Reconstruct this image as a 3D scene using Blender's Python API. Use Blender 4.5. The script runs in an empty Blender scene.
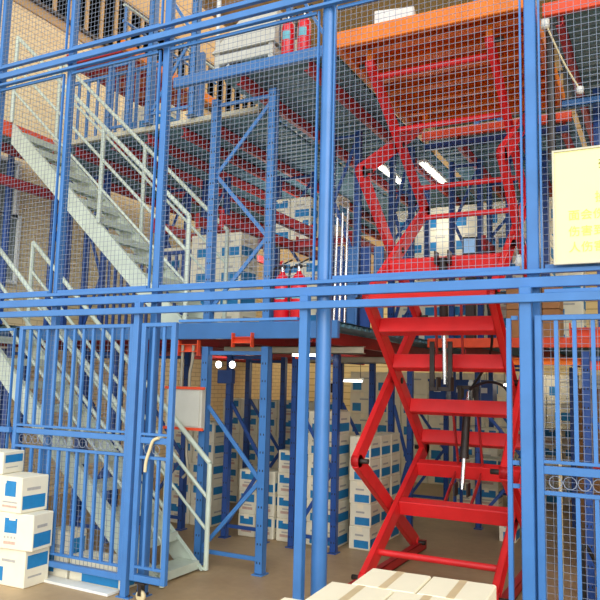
import bpy, math, random
from mathutils import Vector, Matrix
random.seed(7)
C = bpy.context.scene.collection
rad = math.radians
# ------------------------------------------------------------------ camera
CAMH = 1.6
cam = bpy.data.objects.new('camera', bpy.data.cameras.new('camera'))
C.objects.link(cam)
RC = Matrix.Rotation(rad(27.5), 3, 'Z') @ Matrix.Rotation(rad(96.68), 3, 'X') @ Matrix.Rotation(rad(1.4), 3, 'Z')
cam.matrix_world = Matrix.Translation((0, 0, CAMH)) @ RC.to_4x4()
cam.data.sensor_width = 36; cam.data.lens = 42; cam.data.clip_start = .05; cam.data.clip_end = 100
bpy.context.scene.camera = cam
OC = Vector((0, 0, CAMH))
def ray(x, y): return RC @ Vector(((x-300)/700, -(y-300)/700, -1))
def PY(x, y, Y): d = ray(x, y); return OC + d*(Y/d.y)
def PX(x, y, X): d = ray(x, y); return OC + d*(X/d.x)
def PZ(x, y, z): d = ray(x, y); return OC + d*((z-CAMH)/d.z)

# ------------------------------------------------------------------ materials
def mat(name, col, rough=.5, metal=0., noise=.12, scale=8., bump=0., spec=.5, emit=0., col2=None):
    m = bpy.data.materials.new(name); m.use_nodes = True
    nt = m.node_tree; b = nt.nodes['Principled BSDF']
    b.inputs['Roughness'].default_value = rough; b.inputs['Metallic'].default_value = metal
    b.inputs['Specular IOR Level'].default_value = spec
    tc = nt.nodes.new('ShaderNodeTexCoord'); n = nt.nodes.new('ShaderNodeTexNoise')
    n.inputs['Scale'].default_value = scale; n.inputs['Detail'].default_value = 4
    nt.links.new(tc.outputs['Object'], n.inputs['Vector'])
    r = nt.nodes.new('ShaderNodeValToRGB'); r.color_ramp.elements[0].position = .3; r.color_ramp.elements[1].position = .7
    c2 = col2 or tuple(c*(1-noise*1.6) for c in col)
    r.color_ramp.elements[0].color = (*c2, 1); r.color_ramp.elements[1].color = (*col, 1)
    nt.links.new(n.outputs['Fac'], r.inputs['Fac']); nt.links.new(r.outputs['Color'], b.inputs['Base Color'])
    if bump:
        bp = nt.nodes.new('ShaderNodeBump'); bp.inputs['Strength'].default_value = bump; bp.inputs['Distance'].default_value = .01
        nt.links.new(n.outputs['Fac'], bp.inputs['Height']); nt.links.new(bp.outputs['Normal'], b.inputs['Normal'])
    if emit:
        b.inputs['Emission Color'].default_value = (*col, 1); b.inputs['Emission Strength'].default_value = emit
    return m
def srgb(r, g, b):
    f = lambda c: (c/255/12.92) if c/255 <= .04045 else ((c/255+.055)/1.055)**2.4
    return (f(r), f(g), f(b))
M = {}
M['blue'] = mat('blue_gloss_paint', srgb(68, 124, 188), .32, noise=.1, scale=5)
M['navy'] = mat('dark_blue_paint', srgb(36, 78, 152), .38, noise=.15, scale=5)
M['red'] = mat('red_gloss_paint', srgb(240, 48, 50), .33, noise=.1, scale=6)
M['dullred'] = mat('red_oxide_paint', srgb(190, 40, 42), .5, noise=.15)
M['orange'] = mat('orange_paint', srgb(255, 135, 25), .45, noise=.15, scale=4)
M['redorange'] = mat('red_orange_paint', srgb(242, 84, 40), .45, noise=.12)
M['rust'] = mat('orange_primer', srgb(240, 110, 50), .6, noise=.2, scale=3)
M['steel'] = mat('grey_green_paint', srgb(204, 216, 200), .45, noise=.1, scale=6)
M['wire'] = mat('galvanised_wire', srgb(132, 142, 160), .5, metal=.1, noise=.05)
M['deck'] = mat('corrugated_deck_steel', srgb(112, 156, 174), .5, noise=.12, scale=3)
M['cream_steel'] = mat('cream_paint', srgb(205, 200, 175), .5, noise=.1)
M['carton'] = mat('white_carton', srgb(238, 230, 205), .75, noise=.05, scale=9)
M['carton2'] = mat('cream_carton', srgb(248, 236, 205), .75, noise=.04, scale=7)
M['cblue'] = mat('carton_blue_print', srgb(28, 130, 190), .6, noise=.08, scale=20)
M['cgrey'] = mat('carton_grey_print', srgb(185, 180, 172), .7, noise=.1, scale=40)
M['cpink'] = mat('carton_pink_print', srgb(216, 180, 160), .7, noise=.15, scale=40)
M['tape'] = mat('brown_tape', srgb(226, 202, 156), .35, noise=.1)
M['brown'] = mat('brown_cardboard', srgb(176, 128, 82), .8, noise=.12, scale=6)
M['wood'] = mat('raw_wood', srgb(196, 160, 112), .7, noise=.2, scale=12)
M['black'] = mat('black_rubber', srgb(30, 30, 32), .55, noise=.2)
M['dark'] = mat('dark_greasy_steel', srgb(70, 62, 58), .45, metal=.5, noise=.3, scale=10)
M['chrome'] = mat('chromed_rod', srgb(235, 235, 235), .15, metal=.9, noise=.02)
M['exred'] = mat('extinguisher_red', srgb(225, 25, 40), .25, noise=.05)
M['white'] = mat('white_enamel', srgb(232, 232, 225), .45, noise=.05)
M['cabinet'] = mat('pale_grey_enamel', srgb(205, 203, 190), .5, noise=.05)
M['conduit'] = mat('grey_plastic_conduit', srgb(168, 160, 140), .5, noise=.1)
M['hose'] = mat('cream_hose', srgb(222, 205, 160), .5, noise=.1)
M['yellow'] = mat('yellow_sign_enamel', srgb(255, 250, 170), .5, noise=.02)
M['ink'] = mat('faded_olive_lettering', srgb(226, 222, 112), .6, noise=.1)
M['ink2'] = mat('dark_olive_lettering', srgb(150, 135, 50), .6, noise=.1)
M['labelblue'] = mat('extinguisher_label', srgb(110, 190, 205), .5, noise=.1)
M['glass'] = mat('dull_window_glass', srgb(120, 130, 125), .25, noise=.15)
M['darkglass'] = mat('dark_window_glass', srgb(60, 52, 45), .25, noise=.2)
M['lampglow'] = mat('lamp_glow', (1, .97, .85), .3, noise=.0, emit=8)
M['screen'] = mat('pale_blue_panel_glow', srgb(140, 190, 235), .3, noise=.1, emit=.25)

def brick(name, c1, c2, mortar, bw, rh, msz, axis, bump=.3, rough=.8):
    m = bpy.data.materials.new(name); m.use_nodes = True; nt = m.node_tree; b = nt.nodes['Principled BSDF']
    b.inputs['Roughness'].default_value = rough
    g = nt.nodes.new('ShaderNodeNewGeometry'); s = nt.nodes.new('ShaderNodeSeparateXYZ'); c = nt.nodes.new('ShaderNodeCombineXYZ')
    nt.links.new(g.outputs['Position'], s.inputs[0])
    nt.links.new(s.outputs[axis], c.inputs[0]); nt.links.new(s.outputs[2], c.inputs[1])
    t = nt.nodes.new('ShaderNodeTexBrick'); t.inputs['Scale'].default_value = 1
    t.inputs['Brick Width'].default_value = bw; t.inputs['Row Height'].default_value = rh; t.inputs['Mortar Size'].default_value = msz
    t.inputs['Color1'].default_value = (*c1, 1); t.inputs['Color2'].default_value = (*c2, 1); t.inputs['Mortar'].default_value = (*mortar, 1)
    nt.links.new(c.outputs[0], t.inputs['Vector']); nt.links.new(t.outputs['Color'], b.inputs['Base Color'])
    bp = nt.nodes.new('ShaderNodeBump'); bp.inputs['Strength'].default_value = bump; bp.inputs['Distance'].default_value = .01; bp.invert = True
    nt.links.new(t.outputs['Fac'], bp.inputs['Height']); nt.links.new(bp.outputs['Normal'], b.inputs['Normal'])
    return m
M['brick'] = brick('cream_tile_brick', srgb(244, 224, 180), srgb(238, 216, 172), srgb(205, 180, 140), .24, .075, .006, 1)
M['siding'] = brick('cream_siding', srgb(240, 220, 165), srgb(234, 212, 158), srgb(196, 172, 122), 60., .14, .01, 0)
M['tanwall'] = brick('tan_cladding', srgb(196, 164, 118), srgb(188, 156, 112), srgb(150, 122, 86), 80., .3, .012, 0)

def floor_mat():
    m = bpy.data.materials.new('dusty_concrete'); m.use_nodes = True; nt = m.node_tree; b = nt.nodes['Principled BSDF']
    g = nt.nodes.new('ShaderNodeNewGeometry')
    n1 = nt.nodes.new('ShaderNodeTexNoise'); n1.inputs['Scale'].default_value = .9; n1.inputs['Detail'].default_value = 6
    n2 = nt.nodes.new('ShaderNodeTexNoise'); n2.inputs['Scale'].default_value = 14; n2.inputs['Detail'].default_value = 5
    for n in (n1, n2): nt.links.new(g.outputs['Position'], n.inputs['Vector'])
    r = nt.nodes.new('ShaderNodeValToRGB'); r.color_ramp.elements[0].position = .3; r.color_ramp.elements[1].position = .7
    r.color_ramp.elements[0].color = (*srgb(172, 142, 104), 1); r.color_ramp.elements[1].color = (*srgb(208, 178, 134), 1)
    mx = nt.nodes.new('ShaderNodeMixRGB'); mx.blend_type = 'MULTIPLY'; mx.inputs[0].default_value = .25
    nt.links.new(n1.outputs['Fac'], r.inputs[0]); nt.links.new(r.outputs[0], mx.inputs[1]); nt.links.new(n2.outputs['Fac'], mx.inputs[2])
    nt.links.new(mx.outputs[0], b.inputs['Base Color']); b.inputs['Roughness'].default_value = .5
    return m
M['floor'] = floor_mat()

# ------------------------------------------------------------------ mesh builder
class MB:
    def __init__(s): s.v = []; s.f = []; s.m = []; s.mats = []; s.smooth = []
    def mi(s, m):
        if m not in s.mats: s.mats.append(m)
        return s.mats.index(m)
    def poly(s, vs, fs, m, smooth=False):
        o = len(s.v); s.v += [tuple(v) for v in vs]; k = s.mi(m)
        for f in fs: s.f.append(tuple(i+o for i in f)); s.m.append(k); s.smooth.append(smooth)
        return s
    def box(s, c, d, m, rz=0, R=None):
        x, y, z = d[0]/2, d[1]/2, d[2]/2
        b = min(x, y, z)*.16
        b = min(b, .006)
        # chamfered box: 24 vertices
        vs = []; idx = {}
        for sx in (-1, 1):
            for sy in (-1, 1):
                for sz in (-1, 1):
                    for a in range(3):
                        p = [sx*(x-b), sy*(y-b), sz*(z-b)]; p[a] = (sx*x, sy*y, sz*z)[a]
                        idx[(sx, sy, sz, a)] = len(vs); vs.append(Vector(p))
        fs = []
        for a in range(3):
            u, w = [i for i in range(3) if i != a]
            for sg in (-1, 1):
                q = []
                for su, sw in ((-1, -1), (1, -1), (1, 1), (-1, 1)):
                    k = [0, 0, 0]; k[a] = sg; k[u] = su; k[w] = sw; q.append(idx[(*k, a)])
                fl = (sg > 0) != (a == 1)
                fs.append(q if fl else q[::-1])
            for su in (-1, 1):
                for sw in (-1, 1):
                    k1 = [0, 0, 0]; k1[a] = -1; k1[u] = su; k1[w] = sw; k2 = list(k1); k2[a] = 1
                    q = [idx[(*k1, u)], idx[(*k2, u)], idx[(*k2, w)], idx[(*k1, w)]]
                    n = (vs[q[1]]-vs[q[0]]).cross(vs[q[2]]-vs[q[0]]); cc = sum((vs[i] for i in q), Vector())
                    fs.append(q if n.dot(cc) > 0 else q[::-1])
        for sx in (-1, 1):
            for sy in (-1, 1):
                for sz in (-1, 1):
                    q = [idx[(sx, sy, sz, a)] for a in range(3)]
                    n = (vs[q[1]]-vs[q[0]]).cross(vs[q[2]]-vs[q[0]])
                    fs.append(q if n.dot(Vector((sx, sy, sz))) > 0 else q[::-1])
        T = R if R is not None else Matrix.Rotation(rz, 3, 'Z')
        c = Vector(c)
        return s.poly([c + T @ v for v in vs], fs, m)
    def quick(s, c, d, m):      # plain box for thin wires and pickets
        x, y, z = d[0]/2, d[1]/2, d[2]/2; cx, cy, cz = c
        vs = [(cx+i*x, cy+j*y, cz+k*z) for i in (-1, 1) for j in (-1, 1) for k in (-1, 1)]
        return s.poly(vs, [(0, 1, 3, 2), (4, 6, 7, 5), (0, 4, 5, 1), (2, 3, 7, 6), (0, 2, 6, 4), (1, 5, 7, 3)], m)
    def span(s, a, b, m):       # box from corner to corner
        a, b = Vector(a), Vector(b); return s.box((a+b)/2, [abs(q) for q in (b-a)], m)
    def beam(s, a, b, w, h, m, side=(0, 1, 0)):   # rectangular bar: w along side, h across
        a, b = Vector(a), Vector(b); d = b-a; L = d.length; d.normalize(); sd = Vector(side)
        sd = (sd - d*sd.dot(d)).normalized(); up = d.cross(sd)
        return s.box((a+b)/2, (L, w, h), m, R=Matrix((d, sd, up)).transposed())
    def channel(s, a, b, w, h, t, m, side=(0, 1, 0), flip=1):   # C channel: web across h, flanges along w
        a, b = Vector(a), Vector(b); d = (b-a).normalized(); sd = Vector(side); sd = (sd-d*sd.dot(d)).normalized(); up = d.cross(sd)
        s.beam(a+sd*(flip*(w-t)/2), b+sd*(flip*(w-t)/2), t, h, m, side)
        for q in (-1, 1): s.beam(a+up*q*(h-t)/2, b+up*q*(h-t)/2, w, t, m, side)
        return s
    def tube(s, pts, r, m, n=10, caps=True):
        pts = [Vector(p) for p in pts]; rings = []
        prev = None
        for i, p in enumerate(pts):
            d = (pts[min(i+1, len(pts)-1)]-pts[max(i-1, 0)]).normalized()
            if prev is None: a = d.orthogonal().normalized()
            else: a = (prev-d*prev.dot(d)).normalized()
            prev = a; b = d.cross(a); rr = r[i] if isinstance(r, (list, tuple)) else r
            rings.append([p+(a*math.cos(t)+b*math.sin(t))*rr for t in [2*math.pi*k/n for k in range(n)]])
        vs = [v for q in rings for v in q]; fs = []
        for i in range(len(pts)-1):
            for k in range(n): fs.append((i*n+k, i*n+(k+1) % n, (i+1)*n+(k+1) % n, (i+1)*n+k))
        s.poly(vs, fs, m, True)
        if caps:
            s.poly(rings[0], [tuple(range(n))[::-1]], m); s.poly(rings[-1], [tuple(range(n))], m)
        return s
    def lathe(s, c, prof, m, n=20, axis=(0, 0, 1)):
        ax = Vector(axis).normalized(); a = ax.orthogonal().normalized(); b = ax.cross(a); c = Vector(c)
        vs = [c+ax*z+(a*math.cos(2*math.pi*k/n)+b*math.sin(2*math.pi*k/n))*r for r, z in prof for k in range(n)]
        fs = [(i*n+k, i*n+(k+1) % n, (i+1)*n+(k+1) % n, (i+1)*n+k) for i in range(len(prof)-1) for k in range(n)]
        return s.poly(vs, fs, m, True)
    def build(s, name, parent=None, org=None):
        me = bpy.data.meshes.new(name)
        o = bpy.data.objects.new(name, me); C.objects.link(o)
        base = Vector(org) if org is not None else (parent_world(parent) if parent else Vector((0, 0, 0)))
        if org is not None: o.location = base - (parent_world(parent) if parent else Vector((0, 0, 0)))
        me.from_pydata([tuple(Vector(v)-base) for v in s.v], [], s.f)
        for m in s.mats: me.materials.append(m)
        me.polygons.foreach_set('material_index', s.m); me.polygons.foreach_set('use_smooth', s.smooth)
        me.update()
        if parent: o.parent = parent
        return o
def parent_world(o):
    p = Vector((0, 0, 0))
    while o: p = p + o.location; o = o.parent
    return p
def tag(o, label, cat, group=None, kind=None):
    if label: o['label'] = label
    if cat: o['category'] = cat
    if group: o['group'] = group
    if kind: o['kind'] = kind
    return o
def thing(name, label, cat, loc, group=None):
    o = bpy.data.objects.new(name, None); C.objects.link(o); o.location = loc; o.empty_display_size = .1
    return tag(o, label, cat, group)
def struct(name, mb, org=None): return tag(mb.build(name, None, org), None, None, None, 'structure')
ORD = ['lowest', 'second', 'third', 'fourth', 'fifth', 'sixth', 'seventh', 'eighth', 'ninth', 'tenth']

# ------------------------------------------------------------------ setting
XL, XR, YB, ZC = -7.35, 4.5, 14.0, 8.6
struct('floor', MB().span((-12, -10, -.2), (9, YB+.3, 0), M['floor']))
b = MB()
wz = 6.42
b.span((XL-.25, 2.5, 0), (XL, YB, wz), M['brick']); struct('wall_left', b)
b = MB(); b.span((XL-.25, 2.5, wz), (XL+.02, YB, ZC), M['tanwall'])
struct('wall_left_upper', b)
b = MB(); b.span((XL-.25, YB, 0), (XR+.25, YB+.25, 3.9), M['siding']); struct('wall_back', b)
b = MB(); b.span((XL-.25, YB, 3.9), (XR+.25, YB+.25, ZC), M['tanwall']); struct('wall_back_upper', b)
b = MB(); b.span((XR, 2.5, 0), (XR+.25, YB, ZC), M['siding']); struct('wall_right', b)
b = MB(); b.span((XL-.25, 2.5, ZC), (XR+.25, YB+.25, ZC+.15), M['tanwall']); struct('ceiling', b)
# louvre strips high on the walls
wn = 0
def window(c, d, ax, louvre=False, m='darkglass'):
    global wn; wn += 1
    x, y, z = c; w, h = d
    o = tag(bpy.data.objects.new('window_%d' % wn, None), None, None, None, 'structure'); C.objects.link(o); o.location = c
    F = MB(); G = MB(); t = .05
    def bx(B, u0, u1, z0, z1, d0, d1, mm):
        if ax == 0: B.span((x+u0, y+d0, z+z0), (x+u1, y+d1, z+z1), mm)
        else: B.span((x+d0, y+u0, z+z0), (x+d1, y+u1, z+z1), mm)
    s = -1 if ax == 0 else 1
    for a in ((-w/2, w/2, -h/2, -h/2+t), (-w/2, w/2, h/2-t, h/2), (-w/2, -w/2+t, -h/2+t, h/2-t), (w/2-t, w/2, -h/2+t, h/2-t)):
        bx(F, *a, 0, s*.06, M['white'] if not louvre else M['dark'])
    if louvre:
        n = int(w/.3)
        for k in range(1, n): bx(F, -w/2+k*w/n-.03, -w/2+k*w/n+.03, -h/2+t, h/2-t, 0, s*.05, M['tanwall'])
    else:
        bx(F, -t/2, t/2, -h/2+t, h/2-t, 0, s*.05, M['white'])
    bx(G, -w/2+t*.8, w/2-t*.8, -h/2+t*.8, h/2-t*.8, 0, s*.02, M[m])
    tag(F.build('window_frame', o), None, None, None, 'structure'); tag(G.build('window_pane', o), None, None, None, 'structure')
window((XL, 8.0, 7.0), (9.6, .9), 1, True)
window((-1.6, YB, 5.6), (11, .55), 0, True)
window((-1.6, YB, 7.4), (11, .8), 0, True)
p = PX(-8, 183, XL); window((XL, p.y, p.z), (.75, .75), 1, m='glass')
p = PX(-8, 245, XL); window((XL, p.y, p.z), (.75, .9), 1, m='glass')
for px, py in ((254, 387), (254, 404), (284, 385), (330, 388)):
    p = PY(px, py, YB); window((p.x, YB, p.z), (.34, .3), 0)

# ------------------------------------------------------------------ fence: posts, rails, wire mesh
YF = 4.3
Xp = {'far': -5.47, 'fleft': -4.57, 'left': -3.50, 'centre': -2.05, 'right': -.67, 'end': .75}
ZT = 6.2
def post(name, label, x, y, w, z0, z1, rnd=False, m='blue', group='blue fence posts'):
    o = thing(name, label, 'post', (x, y, z0), group)
    b = MB()
    if rnd: b.tube([(x, y, z0+.008), (x, y, z1)], w/2, M[m], 20)
    else: b.span((x-w/2, y-w/2, z0+.008), (x+w/2, y+w/2, z1), M[m])
    b.build('upright', o)
    c = MB(); c.box((x, y, z0+.004), (w+.07, w+.004, .008), M[m])
    for i in (-1, 1): c.lathe((x+i*(w/2+.018), y, z0+.004), [(0, .02), (.008, .02), (.008, .004)], M['dark'], 6)
    c.build('base_plate', o)
    return o
post('fence_post', 'tall blue square tube post at the far left end of the fence', Xp['far'], YF, .06, 0, ZT)
post('fence_post', 'tall blue post rising behind the barred gate leaf on the left', Xp['fleft'], YF, .055, 0, ZT)
post('fence_post', 'tall blue post passing in front of the foot of the grey stairs', Xp['left'], YF, .062, 0, ZT)
post('fence_post', 'thick round blue pipe post in the middle of the fence', Xp['centre'], YF, .105, 0, ZT, True)
post('fence_post', 'tall blue post right of the red scissor lift, left of the yellow sign', Xp['right'], YF, .072, 0, ZT)
post('gate_post', 'short bright blue gate post beside the thick round pipe post', -2.135, YF-.12, .06, 0, 2.18, group='short gate posts')
post('gate_post', 'short bright blue gate post at the latch side of the left barred gate', -3.57, YF-.12, .052, 0, 2.18, group='short gate posts')
post('gate_post', 'short bright blue gate post at the hinge side of the right barred gate', -.70, YF-.12, .068, 0, 2.18, group='short gate posts')

def rails(lst):
    for z, h, y, x0, x1, m, lab in lst:
        o = MB().span((x0, y-.02, z-h/2), (x1, y+.02, z+h/2), M[m]).build('fence_rail', None, (x0, y, z))
        tag(o, lab, 'rail', 'long blue fence rails')
rails([
 (4.43, .022, YF-.075, -6.2, 1.2, 'blue', 'thin blue rail, topmost of the three crossing the picture high up'),
 (4.345, .052, YF-.08, -6.2, 1.2, 'blue', 'thick blue rail, middle one of the three crossing the picture high up'),
 (4.265, .022, YF-.075, -6.2, 1.2, 'blue', 'thin blue rail, lowest of the three crossing the picture high up'),
 (2.275, .026, YF-.08, -6.2, 1.2, 'blue', 'thin blue rail just under the wire mesh, above the thick middle rail'),
 (2.21, .062, YF-.08, -6.2, 1.2, 'blue', 'thick blue rail crossing the whole fence at mid height'),
 (2.022, .02, YF-.15, -3.15, -2.17, 'blue', 'thin blue rail over the open doorway under the header rail'),
 (2.11, .05, YF-.16, -6.2, 1.2, 'blue', 'blue header rail running across the tops of the short gate posts'),
])
rails([(2.155, .022, YF-.08, -.6, 1.2, 'blue', 'thin short blue rail between the thick rail and header over the right gate')])

wr = .0022; sp = .0405
def mesh_panel(x0, x1, z0, z1, label, y=YF-.045, group='welded wire mesh panels'):
    o = thing('wire_mesh_panel', label, 'mesh panel', ((x0+x1)/2, y, z0), group)
    b = MB(); n = int((x1-x0)/sp); mz = int((z1-z0)/sp)
    for k in range(1, n): x = x0+(x1-x0)*k/n; b.quick((x, y, (z0+z1)/2), (wr, wr, z1-z0), M['wire'])
    for k in range(1, mz): z = z0+(z1-z0)*k/mz; b.quick(((x0+x1)/2, y-wr, z), (x1-x0, wr, wr), M['wire'])
    b.build('mesh', o)
    f = MB(); t = .022
    for xx in (x0+t/4, x1-t/4): f.quick((xx, y, (z0+z1)/2), (t*.5, t, z1-z0), M['blue'])
    for zz in (z0+t/2, z1-t/2): f.quick(((x0+x1)/2, y, zz), (x1-x0-2*t, t, t), M['blue'])
    f.build('panel_frame', o)
    return o
xs = [(-6.2, -5.505, 'at the far left edge'), (-5.435, -4.605, 'left of the stair tops'), (-4.535, -3.54, 'in front of the upper stairs'),
      (-3.46, -2.11, 'in front of the blue braced uprights'), (-1.99, -.72, 'in front of the red lift'), (-.62, .70, 'behind the yellow sign')]
for a, c, t in xs:
    mesh_panel(a, c, 2.295, 4.245, 'wire mesh panel between mid and high rails ' + t)
    mesh_panel(a, c, 4.455, 6.1, 'wire mesh panel above the highest rails ' + t)
mesh_panel(.79, 1.2, 2.295, 4.245, 'narrow grey wire mesh panel beyond the sign') if False else None

def gate(x0, x1, label, nb, y=YF-.1, z0=.11, wheel=None, mesh=True, xs=None, mid=(1.06, 1.155, .985)):
    o = thing('barred_gate', label, 'gate', ((x0+x1)/2, y, z0-.1), 'blue barred gate leaves')
    t = .04; zt = 2.015; f = MB()
    f.span((x0, y-t/2, z0), (x0+t, y+t/2, zt), M['blue']); f.span((x1-t, y-t/2, z0), (x1, y+t/2, zt), M['blue'])
    f.span((x0+t, y-t/2, zt-.03), (x1-t, y+t/2, zt), M['blue']); f.span((x0+t, y-t/2, z0), (x1-t, y+t/2, z0+.045), M['blue'])
    f.build('gate_frame', o)
    for z, h in ((1.145, .045), (1.19, .018), (1.02, .022), (z0+.1, .018)):
        MB().span((x0+t, y-.016, z-h/2), (x1-t, y+.016, z+h/2), M['blue']).build('cross_rail', o)
    for k in range(1, nb+1):
        x = x0+t/2+(x1-x0-t)*k/(nb+1)
        b = MB()
        for a, c in ((z0+.109, 1.009), (1.199, zt-.03)): b.quick((x, y, (a+c)/2), (.022, .022, c-a), M['blue'])
        b.build('bar', o)
    if mesh:
        b = MB(); n = int((x1-x0)/sp); mz = int((zt-z0)/sp)
        for k in range(1, n): x = x0+(x1-x0)*k/n; b.quick((x, y+.024, (z0+zt)/2), (wr, wr, zt-z0-.02), M['wire'])
        for k in range(1, mz): z = z0+(zt-z0)*k/mz; b.quick(((x0+x1)/2, y+.024+wr, z), (x1-x0-.02, wr, wr), M['wire'])
        b.build('gate_mesh', o)
    # wire scroll decoration between the cross rails
    b = MB()
    k = x0+.1
    while k < x1-.1:
        b.tube([(k+.035*math.cos(a), y, 1.08+.035*math.sin(a)) for a in [2*math.pi*i/10 for i in range(11)]], .003, M['wire'], 5, False); k += .075
    b.build('wire_scrolls', o)
    if wheel is not None:
        w = MB(); w.box((wheel, y, .13), (.09, .05, .012), M['dark'])
        for i in (-1, 1): w.box((wheel, y+i*.02, .085), (.03, .004, .08), M['dark'])
        c = w.build('castor_fork', o)
        w = MB(); w.lathe((wheel, y-.014, .042), [(0, 0), (.034, 0), (.04, .005), (.04, .023), (.034, .028), (0, .028)], M['hose'], 18, (0, 1, 0)); w.build('castor_wheel', c)
    return o
gate(-4.86, -3.61, 'wide blue barred gate leaf with mesh behind the stacked white cartons', 11)
gate(-3.50, -3.18, 'narrow blue barred gate leaf on a castor wheel at the stair foot', 2, wheel=-3.40, mesh=False, y=YF-.14, z0=.14)
gate(-.655, .55, 'blue barred gate leaf with mesh below the yellow sign', 11)
o = thing('gate_stile', 'slim blue frame strip left of the right gate post with two stubs', 'frame strip', (-.79, YF-.1, 0))
b = MB(); b.span((-.815, YF-.115, 0), (-.787, YF-.085, 2.0), M['blue']); b.build('strip', o)
for z in (1.16, 1.03, 1.99): MB().span((-.787, YF-.11, z), (-.747, YF-.09, z+.025), M['blue']).build('stub', o)

# long open gate section right at the far left of the fence (partly outside the picture)
mesh_panel(-6.2, -4.93, .12, 2.0, 'wire mesh panel at the far left edge behind the cartons', YF-.1)
rails([(1.145, .045, YF-.13, -6.2, -4.87, 'blue', 'short blue rail crossing the far left mesh panel behind the cartons')])

# ------------------------------------------------------------------ sign
p0 = PY(554, 153, YF-.13); p1 = PY(554, 263, YF-.13)
sx, sz0, sz1 = p0.x, p1.z, p0.z; sw = 1.0; sy = YF-.13
o = thing('warning_sign', 'pale yellow metal warning sign with Chinese characters on the mesh', 'sign', (sx+sw/2, sy, sz0))
MB().span((sx, sy, sz0), (sx+sw, sy+.012, sz1), M['yellow']).build('board', o)
b = MB(); t = .012
for a, c in (((sx-t, sy-.008, sz0-t), (sx, sy+.018, sz1+t)), ((sx+sw, sy-.008, sz0-t), (sx+sw+t, sy+.018, sz1+t)), ((sx, sy-.008, sz1), (sx+sw, sy+.018, sz1+t)), ((sx, sy-.008, sz0-t), (sx+sw, sy+.018, sz0))): b.span(a, c, M['cream_steel'])
b.build('frame', o)
H = sz1-sz0
def text(body, x, z, size, m, sp=1.0):
    cu = bpy.data.curves.new('lettering', 'FONT'); cu.body = body; cu.size = size; cu.extrude = .001; cu.space_character = sp
    cu.materials.append(m); t = bpy.data.objects.new('lettering', cu); C.objects.link(t); t.parent = o
    bpy.context.view_layer.update(); me = bpy.data.meshes.new_from_object(t.evaluated_get(bpy.context.evaluated_depsgraph_get()))
    bpy.data.objects.remove(t); t = bpy.data.objects.new('lettering', me); C.objects.link(t); t.parent = o
    if not me.materials: me.materials.append(m)
    t.rotation_euler = (rad(90), 0, 0); t.location = (x-(sx+sw/2), -.0025, z-sz0)
text('\u8b66\u544a', sx+.232, sz1-.235*H, .105, M['ink2'], 1.6)
text('\u64cd', sx+.212, sz1-.475*H, .07, M['ink'])
text('\u9762\u4f1a\u4f24', sx+.07, sz1-.62*H, .064, M['ink'], 1.05)
text('\u4f24\u5bb3\u5230', sx+.07, sz1-.765*H, .064, M['ink'], 1.05)
text('\u4eba\u4f24\u5bb3', sx+.07, sz1-.905*H, .064, M['ink'], 1.05)

# ------------------------------------------------------------------ decks
Z1, Z2 = 2.10, 4.40
def deck(name, label, x0, x1, y0, y1, zt, joist_x, fascia='blue', jm='dullred', fh=.095, bx0=None, legs=()):
    o = thing(name, label, 'mezzanine deck', ((x0+x1)/2, (y0+y1)/2, zt-.05))
    b = MB(); n = int((y1-y0-.06)/.12); ys = [y0+.05+(y1-y0-.06)*k/n for k in range(n+1)]
    pr = []
    for k in range(n):
        a, c = ys[k], ys[k+1]; q = (c-a)/4
        pr += [(a, zt-.012), (a+q, zt-.012), (a+2*q-.01, zt-.04), (a+3*q+.01, zt-.04)]
    pr.append((ys[-1], zt-.012))
    vs = [(x, y, z) for y, z in pr for x in (x0+.01, x1-.01)]
    b.poly(vs, [(2*i, 2*i+1, 2*i+3, 2*i+2) for i in range(len(pr)-1)], M['deck'])
    vs = [(x0+.01, ys[0], zt), (x1-.01, ys[0], zt), (x1-.01, ys[-1], zt), (x0+.01, ys[-1], zt)]
    b.poly(vs, [(0, 1, 2, 3)], M['deck'])
    b.build('corrugated_decking', o)
    MB().span((x0 if bx0 is None else bx0, y0, zt-fh), (x1, y0+.05, zt+.005), M[fascia]).build('edge_beam', o)
    for lx, ly, lz in legs: MB().span((lx-.03, ly-.03, lz), (lx+.03, ly+.03, zt-.055), M['navy']).build('support_post', o)
    for x in joist_x:
        MB().channel((x, y0+.055, zt-.11), (x, y1, zt-.11), .05, .11, .008, M[jm], (1, 0, 0)).build('joist', o)
    return o
JA = [-6.9, -6.2, -5.5, -4.75, -4.25, -3.35, -2.9]
deck('mezzanine_deck', 'lower grey corrugated deck with blue edge left of the lift', -7.2, -2.33, 5.14, 12, Z1, [-6.9, -6.2, -5.5, -4.9, -4.15, -3.33, -2.6], fh=.14)
deck('mezzanine_deck', 'upper grey corrugated deck with blue edge above the braced uprights', -3.57, -2.40, 5.0, 12, Z2, [-3.3, -2.62], bx0=-4.0)
deck('mezzanine_deck', 'upper left corrugated deck with pale edge behind the stairs', -7.2, -3.60, 5.9, 12, Z2, [-6.9, -6.2, -5.6, -5.1, -4.6, -4.2], fascia='cream_steel', fh=.05)
deck('mezzanine_deck', 'lower corrugated deck with orange edge behind the lift', -2.28, 2.5, 7.4, 12, Z1-.0, [-1.9, -1.2, -.5, .3, 1.1], fascia='redorange')
deck('mezzanine_deck', 'upper corrugated deck behind the lift', -2.32, -.75, 7.3, 12, Z2, [-1.95, -1.3, -.85], fascia='redorange')
deck('mezzanine_deck', 'upper right corrugated deck above the yellow sign', -.71, 2.5, 5.1, 12, Z2, [-.60, -.1, .5, 1.1], fascia='redorange')
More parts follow.
